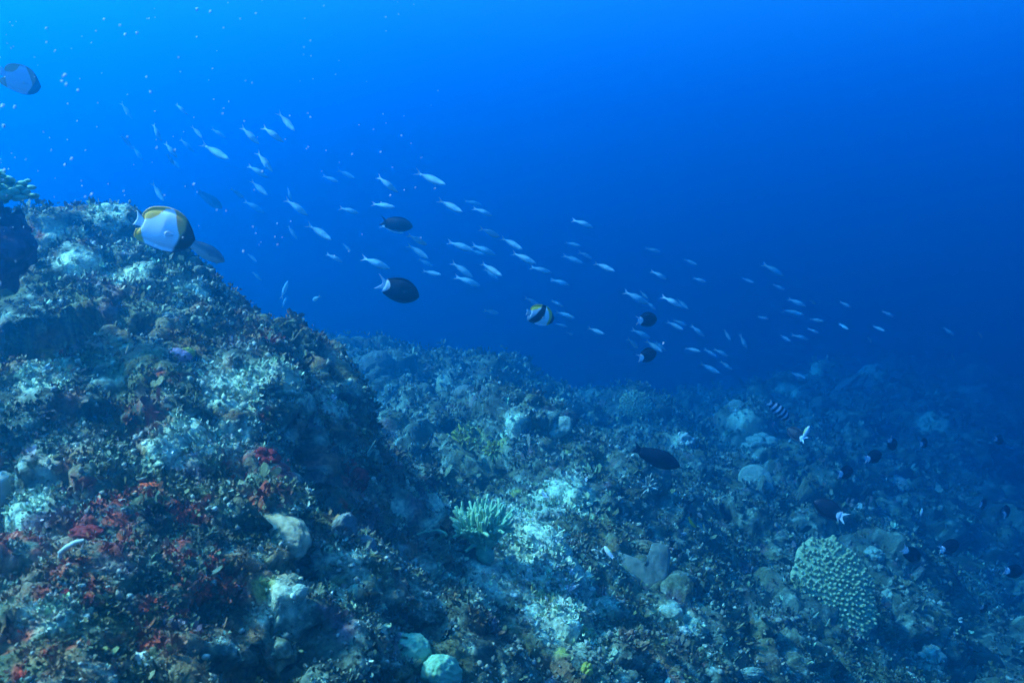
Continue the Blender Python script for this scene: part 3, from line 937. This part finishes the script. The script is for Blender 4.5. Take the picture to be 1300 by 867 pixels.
# --- dark surgeonfish with a white tail
STOP = [(-.03,.07),(-.05,.17),(.08,.27),(.30,.355),(.52,.365),(.76,.28),(.93,.13),(1.0,.02)]
SBOT = [(-.03,-.07),(-.08,-.19),(.10,-.29),(.34,-.345),(.58,-.335),(.80,-.24),(.94,-.12),(1.0,-.02)]
def col_dark(x, z, y):
    c = ramp(len(x), (.004, .006, .013))
    c = paint(c, smooth(.0, -.35, z) * .5, (.006, .008, .016))
    return c
def col_dark_wt(x, z, y):
    c = col_dark(x, z, y)
    return paint(c, soft(.11 - 4.0 * z * z - x, .01), (.72, .80, .82))
TAILW = lambda: tail_fin(.36, .075, .23, .55, .03, ns=14, colf=col_white_tail)
surg = make_fish('damselfish', disc_body(STOP, SBOT, 0.095, 0.06, col_dark_wt), TAILW(), (.035, 0), (.86, .09, .055), .025, (.66, .0, .092), (.02, .02, .025))
SURG = [  # middle x, y, distance, body length, heading, yaw, label
 (509, 369, 3.3, .142, -19, 8, 'black oval damselfish with white forked tail, largest one swimming in open water'),
 (824, 405.5, 4.4, .115, 6, 28, 'black damselfish with white tail, upper of a pair over the dark gap'),
 (824, 450.5, 4.6, .112, 18, 28, 'black damselfish with white tail, lower of a pair over the dark gap'),
 (1053, 647, 3.9, .130, 150, 20, 'black damselfish heading left, its white tail drooping, above the large table coral'),
 (1077, 600, 4.6, .110, 8, 30, 'black damselfish with white tail between the two-lobed plate and the fish above it'),
 (1112, 580, 4.8, .112, 12, 22, 'black damselfish with white tail, just above the two-lobed pale plate'),
 (1135, 565, 5.4, .105, -50, 30, 'small black damselfish diving with its white tail up'),
 (1176, 563, 5.6, .100, 5, 40, 'dim black damselfish with white tail beside the diving one'),
 (1160, 705, 4.2, .110, -32, 15, 'black damselfish tilted downward, white tail raised, right of the table coral'),
 (1208, 694, 4.4, .110, 14, 12, 'black damselfish tilted upward with white tail, right of its tilted neighbour'),
 (1290, 726, 4.4, .110, -8, 15, 'black damselfish with white tail at the right edge, lower down'),
 (1252, 641, 5.2, .105, -10, 42, 'small dark damselfish with white tail over deep shade, upper of two'),
 (1282, 650, 5.2, .105, 18, 42, 'small dark damselfish with white tail over deep shade, nearer the right edge'),
 (1252, 775, 4.6, .090, -40, 40, 'small dark damselfish with white tail lowest near the right bottom'),
 (1271, 559, 6.0, .105, -14, 30, 'faint small damselfish with white tail high near the right edge'),
 (1012, 551, 5.0, .110, 140, 40, 'dark damselfish showing a white tail beside the white slanting fish'),
]
for i, (x, y, d, L, a, w, lab) in enumerate(SURG):
    o = surg if i == 0 else copy_tree(surg)
    center(o, x, y, d * .95, L * .95, a, w)
    tag(o, lab, 'fish', 'dark damselfish with white tails')

# --- all-dark fish
dk = make_fish('surgeonfish', disc_body([(p[0], p[1] * .82) for p in STOP], [(p[0], p[1] * .82) for p in SBOT], 0.10, 0.06, col_dark), tail_fin(.34, .06, .20, .5, .06, colf=lambda x, z, y: ramp(len(x), (.01, .012, .02))), (.03, 0), (.86, .08, .055), .024, (.66, 0, .09), (.015, .015, .02))
DARK = [(506, 285, 4.4, .141, -8, 5, 'dark blue oval surgeonfish without white, swimming among the pale school'),
        (375, 411, 3.4, .095, -12, 10, 'dark fish peeking out from behind the steep side of the near mound'),
        ]
for i, (x, y, d, L, a, w, lab) in enumerate(DARK):
    o = dk if i == 0 else copy_tree(dk)
    center(o, x, y, d, L, a, w)
    tag(o, lab, 'fish', 'plain dark fish')
LT = [(-.02,.06),(.0,.09),(.15,.14),(.40,.20),(.60,.205),(.82,.15),(.94,.08),(1.0,.015)]
LB = [(-.02,-.06),(.0,-.09),(.15,-.15),(.40,-.20),(.60,-.20),(.82,-.14),(.94,-.07),(1.0,-.015)]
big = make_fish('parrotfish', disc_body(LT, LB, 0.11, 0.03, col_dark, body=.9), tail_fin(.22, .055, .13, .35, .04, colf=lambda x, z, y: ramp(len(x), (.01, .012, .02))), (.02, 0), (.87, .05, .06), .02, (.68, 0, .10), (.015, .015, .02))
center(big, 836, 582, 3.4, .19, -22, 8)
tag(big, 'large dark long-bodied fish low over the middle reef slope', 'fish')
gb = make_fish('wrasse', disc_body(LT, LB, 0.11, 0.03, lambda x, z, y: paint(ramp(len(x), (.16, .20, .22)), soft(-z - .02, .08), (.45, .52, .52)), body=.9), tail_fin(.18, .055, .10, .25, .0, colf=lambda x, z, y: ramp(len(x), (.25, .3, .32))), (.02, 0), (.87, .05, .06), .02, (.68, 0, .10), (.2, .25, .26))
gb2 = copy_tree(gb)
center(gb2, 265, 253, 8.0, .24, -38, 30)
tag(gb2, 'dim slim fish above and behind the large white butterflyfish', 'fish')
center(gb, 258, 318, 2.7, .125, -32, 25)
tag(gb, 'grey-blue fish half hidden behind the face of the white butterflyfish', 'fish')

# --- barred fish, white fish, little yellow fish
def col_bars(x, z, y):
    c = ramp(len(x), (.008, .008, .014))
    for a in (.10, .30, .50, .70, .90):
        c = paint(c, soft(.045 - np.abs(x - a - .12 * z), .012), (.80, .85, .85))
    return c
bar = make_fish('sergeant_fish', disc_body([(p[0], p[1] * .62) for p in STOP], [(p[0], p[1] * .62) for p in SBOT], .10, .05, col_bars), tail_fin(.22, .05, .12, .4, colf=col_white_tail), (.03, 0), (.88, .05, .055), .022)
center(bar, 991, 523, 4.8, .155, -40, 10)
tag(bar, 'black fish with narrow white bars over the far slope', 'fish')
def col_wh(x, z, y): return paint(ramp(len(x), (.74, .80, .80)), soft(z - .12, .05), (.5, .5, .1))
wf = make_fish('damselfish', disc_body(LT, LB, .10, .03, col_wh, body=.9), tail_fin(.2, .05, .12, .35, colf=col_white_tail), (.02, 0), (.87, .05, .06), .022)
center(wf, 1024, 549, 4.4, .075, 58, 10)
tag(wf, 'white slanting fish with a yellowish back beside the barred fish', 'fish')
wf2 = copy_tree(wf)
center(wf2, 773, 701, 2.6, .042, 128, 15)
tag(wf2, 'tiny bright white fish just above the saddle-shaped plate coral', 'fish')
wf3 = copy_tree(wf)
center(wf3, 1171, 650, 4.6, .045, 55, 30)
tag(wf3, 'tiny white fish over the shaded slope below the two-lobed plate', 'fish')
yf = make_fish('wrasse', disc_body(LT, LB, .10, .03, lambda x, z, y: paint(ramp(len(x), (.62, .55, .02)), soft(z - .03, .04), (.10, .20, .16)), body=.9), tail_fin(.2, .05, .09, .1, colf=lambda x, z, y: ramp(len(x), (.6, .52, .02))), (.02, 0), (.87, .05, .06), .022)
center(yf, 880, 664, 3.3, .052, -52, 15)
tag(yf, 'tiny slim yellow fish over the dark middle slope', 'fish')

# --- the school of slim pale fusiliers
def fusilier(bend, k):
    t = np.linspace(0, 1, 26)
    top = np.interp(t, [0, .08, .3, .6, .85, 1], [.028, .035, .085, .105, .065, .006])
    bot = -np.interp(t, [0, .08, .3, .6, .85, 1], [.028, .035, .090, .115, .070, .006])
    v = np.linspace(-1, 1, 13)
    X = t[:, None] * .80 + 0 * v[None]
    Z = bot[:, None] * (1 - v) / 2 + top[:, None] * (1 + v) / 2
    Th = np.interp(t, [0, .1, .5, .9, 1], [.010, .02, .06, .035, .004])[:, None] * np.sqrt(np.clip(1.02 - v ** 2, 0, 1))[None]
    colb = lambda x, z, y: paint(paint(ramp(len(x), (.55, .80, .82)), soft(z - .045, .04), (.22, .50, .56)), soft(.012 - np.abs(z - .02), .01) * .5, (.40, .72, .70))
    V1, Q1, c1 = skin(X, Z, Th, colb)
    V2, Q2, c2 = tail_fin(.20, .024, .115, .62, 0, ns=9, nv=13, colf=lambda x, z, y: ramp(len(x), (.55, .68, .68)))
    V2 = V2 * (1, .35, 1) + (0.012, 0, 0)
    s = np.linspace(0, 1, 7)[:, None]; w = np.linspace(0, 1, 5)[None]
    V3, Q3, c3 = skin(.50 - s * .34 + .0 * w - .03 * w, np.interp(.5 - s * .34, t * .8, top) - .006 + w * .035 * np.sin(np.pi * np.clip(s * .9 + .08, 0, 1)), .004 * (1 - .8 * w) + 0 * s, lambda x, z, y: ramp(len(x), (.3, .48, .5)))
    V, Q, _ = join([(V1, Q1, None), (V2, Q2, None), (V3, Q3, None)])
    V = V + (.2, 0, 0)
    V[:, 1] += bend * (V[:, 0] - .45) ** 2
    me = mesh_np('fusilier', V, Q, M_fish, col=np.concatenate([c1, c2, c3]))
    return me
FUS = [fusilier(b, k) for k, b in enumerate((0.0, 0.28, -0.28))]
SCHOOL = [  # tail x, tail y, head x, head y, faintness
(153,130,168,151,2),(223,132,237,145,1),(243,160,257,175,1),(268,163,286,175,2),(194,157,204,178,1),(152,171,163,186,1),(168,186,181,203,2),(209,181,224,199,1),(211,195,215,206,1),(216,200,228,214,2),(228,176,245,192,2),(256,183,290,203,0),(306,161,328,182,0),(333,161,358,179,0),(353,143,374,166,0),(326,193,345,217,0),(314,210,338,224,1),(318,229,339,248,1),(292,239,304,248,1),(309,255,334,269,2),(193,232,208,255,1),(362,253,389,272,0),(365,238,370,254,2),
(428,216,450,226,2),(409,223,429,231,2),(479,224,503,243,0),(528,219,564,235,0),(472,259,500,263,0),(431,264,454,270,1),(556,254,586,269,0),(589,255,610,260,2),(600,264,624,273,1),(390,285,420,304,0),(365,286,377,303,2),(414,322,434,332,1),(435,309,445,319,2),(483,286,511,296,1),(517,298,540,309,0),(517,311,543,327,1),(531,329,549,338,2),(459,327,493,340,0),(536,344,559,349,1),(568,307,600,318,1),(599,311,628,323,1),(596,318,614,323,2),(573,333,599,351,1),(577,351,608,362,1),(611,334,636,350,0),(614,341,632,354,2),(609,290,634,298,0),(636,302,662,316,0),(650,321,679,334,0),(673,339,699,346,1),(314,322,326,332,2),(357,380,365,358,1),(358,391,363,378,2),(406,376,392,381,1),(320,345,332,356,2),
(726,279,752,288,1),(717,308,735,312,2),(714,324,739,334,2),(735,320,753,327,1),(754,334,779,344,0),(819,315,838,320,2),(826,344,846,354,1),(867,329,884,336,2),(880,353,896,358,1),(968,335,994,350,2),(942,353,956,359,2),(981,361,996,368,2),(792,370,822,385,1),(812,369,822,379,2),(820,382,832,393,2),(840,376,865,389,0),(859,379,873,392,2),(666,378,683,385,1),(700,382,715,389,2),(705,396,728,403,1),(705,411,720,415,2),(719,422,729,425,2),(746,416,766,424,1),(614,394,632,397,1),(699,355,722,361,2),(846,408,866,418,1),(854,406,871,413,2),(877,413,894,427,1),(919,418,927,431,2),(939,424,948,442,2),(797,430,812,442,1),(819,432,840,446,1),(832,434,845,445,2),(802,418,825,429,2),(869,442,888,446,1),(894,443,909,452,1),(906,443,924,452,1),(888,461,912,473,1),(914,458,929,469,1),(962,402,976,405,2),(990,425,1003,433,1),
(1000,379,1022,389,1),(1028,381,1040,386,2),(992,394,1018,399,2),(1066,383,1080,390,1),(1120,395,1135,402,2),(1027,405,1044,408,2),(1025,417,1039,423,1),(1005,425,1026,431,2),(1108,414,1119,420,2),(1065,411,1072,418,2),(1102,428,1113,435,1),(1002,473,1022,480,1),(1197,415,1211,426,2),(1242,422,1253,429,2),(1208,449,1217,457,2),(967,508,985,521,2)]
LANDM = [('the large white butterflyfish', 205, 292), ('the plain dark oval fish', 503, 284), ('the largest white-tailed damselfish', 508, 368), ('the banded butterflyfish', 686, 401), ('the upper of the paired damselfish', 823, 405), ('the lower of the paired damselfish', 823, 451), ('the barred fish', 991, 523), ('the near mound crest', 340, 380), ('the hazy butterflyfish', 21, 97), ('the distant outcrop', 1088, 458)]
DIRS = ['right of', 'above right of', 'above', 'above left of', 'left of', 'below left of', 'below', 'below right of']
ORD = ['closest', 'second closest', 'third closest', 'fourth closest', 'fifth closest', 'sixth closest', 'seventh closest', 'eighth closest', 'ninth closest', 'tenth closest', 'eleventh closest', 'twelfth closest', 'thirteenth closest', 'fourteenth closest', 'fifteenth closest', 'sixteenth closest', 'seventeenth closest', 'eighteenth closest', 'nineteenth closest', 'twentieth closest']
rows = []
for i, (x0, y0, x1, y1, f) in enumerate(SCHOOL):
    L = math.hypot(x1 - x0, y1 - y0)
    mx, my = (x0 + x1) / 2, (y0 + y1) / 2
    k = min(range(len(LANDM)), key=lambda q: math.hypot(mx - LANDM[q][1], my - LANDM[q][2]))
    s = int(round(math.degrees(math.atan2(-(my - LANDM[k][2]), mx - LANDM[k][1])) / 45)) % 8
    rows.append([i, k, s, math.hypot(mx - LANDM[k][1], my - LANDM[k][2]), L, mx, my])
rank = {}
for r in sorted(rows, key=lambda r: r[3]):
    rank[r[0]] = sum(1 for q in rows if q[1] == r[1] and q[2] == r[2] and q[3] < r[3])
frng = random.Random(3)
for (x0, y0, x1, y1, f), (i, k, s, dist, L, mx, my) in zip(SCHOOL, rows):
    d = {0: 5.2, 1: 7.2, 2: 10.2}[f] * frng.uniform(0.93, 1.07)
    if mx > 880: d = max(d, 9.0)
    real = L * d / F * 1.12
    yaw = 0
    if real < 0.15:
        yaw = min(48, math.degrees(math.acos(max(0.5, real / 0.17))))
        real = real / math.cos(R(yaw))
    src = FUS[i % 3]
    o = src if i < 3 else src.copy()
    if i >= 3: C.objects.link(o)
    ang = math.degrees(math.atan2(-(y1 - y0), x1 - x0))
    center(o, mx, my, d, real, ang, yaw * (1 if frng.random() < .7 else -1), 0.5, frng.uniform(-14, 14))
    tone = ('silvery', 'pale', 'faint')[f]
    tag(o, f'{tone} slim fish, {ORD[rank[i]]} {DIRS[s]} {LANDM[k][0]}', 'fish', 'school of slim pale fish')

# --- drifting specks in the water
def specks():
    spots = [(81,97,.8,5),(84,108,.8,4),(79,103,.8,3),(99,115,.9,4),(191,117,1.0,3),(250,12,1.0,4),(267,15,1.1,3),(132,25,1.0,3),(153,32,1.1,3),(174,42,1.0,3),(159,44,1.1,3),(59,36,1.1,3),(59,54,1.1,2),(3,135,.8,5),(19,136,.9,4),(5,160,.9,4),(91,202,1.0,4),(199,188,1.0,3),(162,174,1.1,3),(222,191,1.0,3),(320,106,1.1,2),(386,60,1.1,2),(305,24,1.1,2),(325,17,1.1,2),(246,234,1.0,3),(209,248,1.0,2),(275,267,1.0,2),(287,268,1.0,2),(309,319,1.0,3),(333,218,1.0,3),(116,247,.9,3),(108,250,.9,3),(5,217,1.0,4),(82,210,1.1,3),(55,168,1.1,2),(186,98,1.1,2),(227,73,1.1,2),(69,66,1.1,2),(86,132,1.1,2),(310,154,1.1,2),(394,52,1.1,2),(283,144,1.1,2),(232,302,.95,2),(447,196,1.2,2),(483,193,1.2,2),(842,436,1.3,2),(0,360,.8,4),(20,332,.9,2)]
    r2 = np.random.default_rng(4)
    for k in range(150):
        x = 560 * r2.random() ** 1.5; y = 330 * r2.random() ** 1.2
        spots.append((x, y, r2.uniform(.9, 2.0), r2.uniform(1.0, 1.9)))
    parts = []
    V0, T0 = ico(1)
    for x, y, d, s in spots:
        p = np.array(at(x, y, d))
        r_ = s * .58 / F * d
        e = np.array(cR) * .45 + np.array(cU) * .85 + r2.normal(size=3) * .25
        e /= np.linalg.norm(e)
        V = V0 * r_ * .62 * (1 + .25 * r2.normal(size=(len(V0), 1)))
        V = V + (V @ e)[:, None] * e * .8
        parts.append((V + p, None, T0))
    V, Q, T = join(parts)
    m = mat_mottled('plankton_white', (.66, .74, .78), (.85, .88, .9), 30, .6, 0)
    tag(mesh_np('drifting_debris', V, None, m, Ft=T), kind='stuff')
specks()
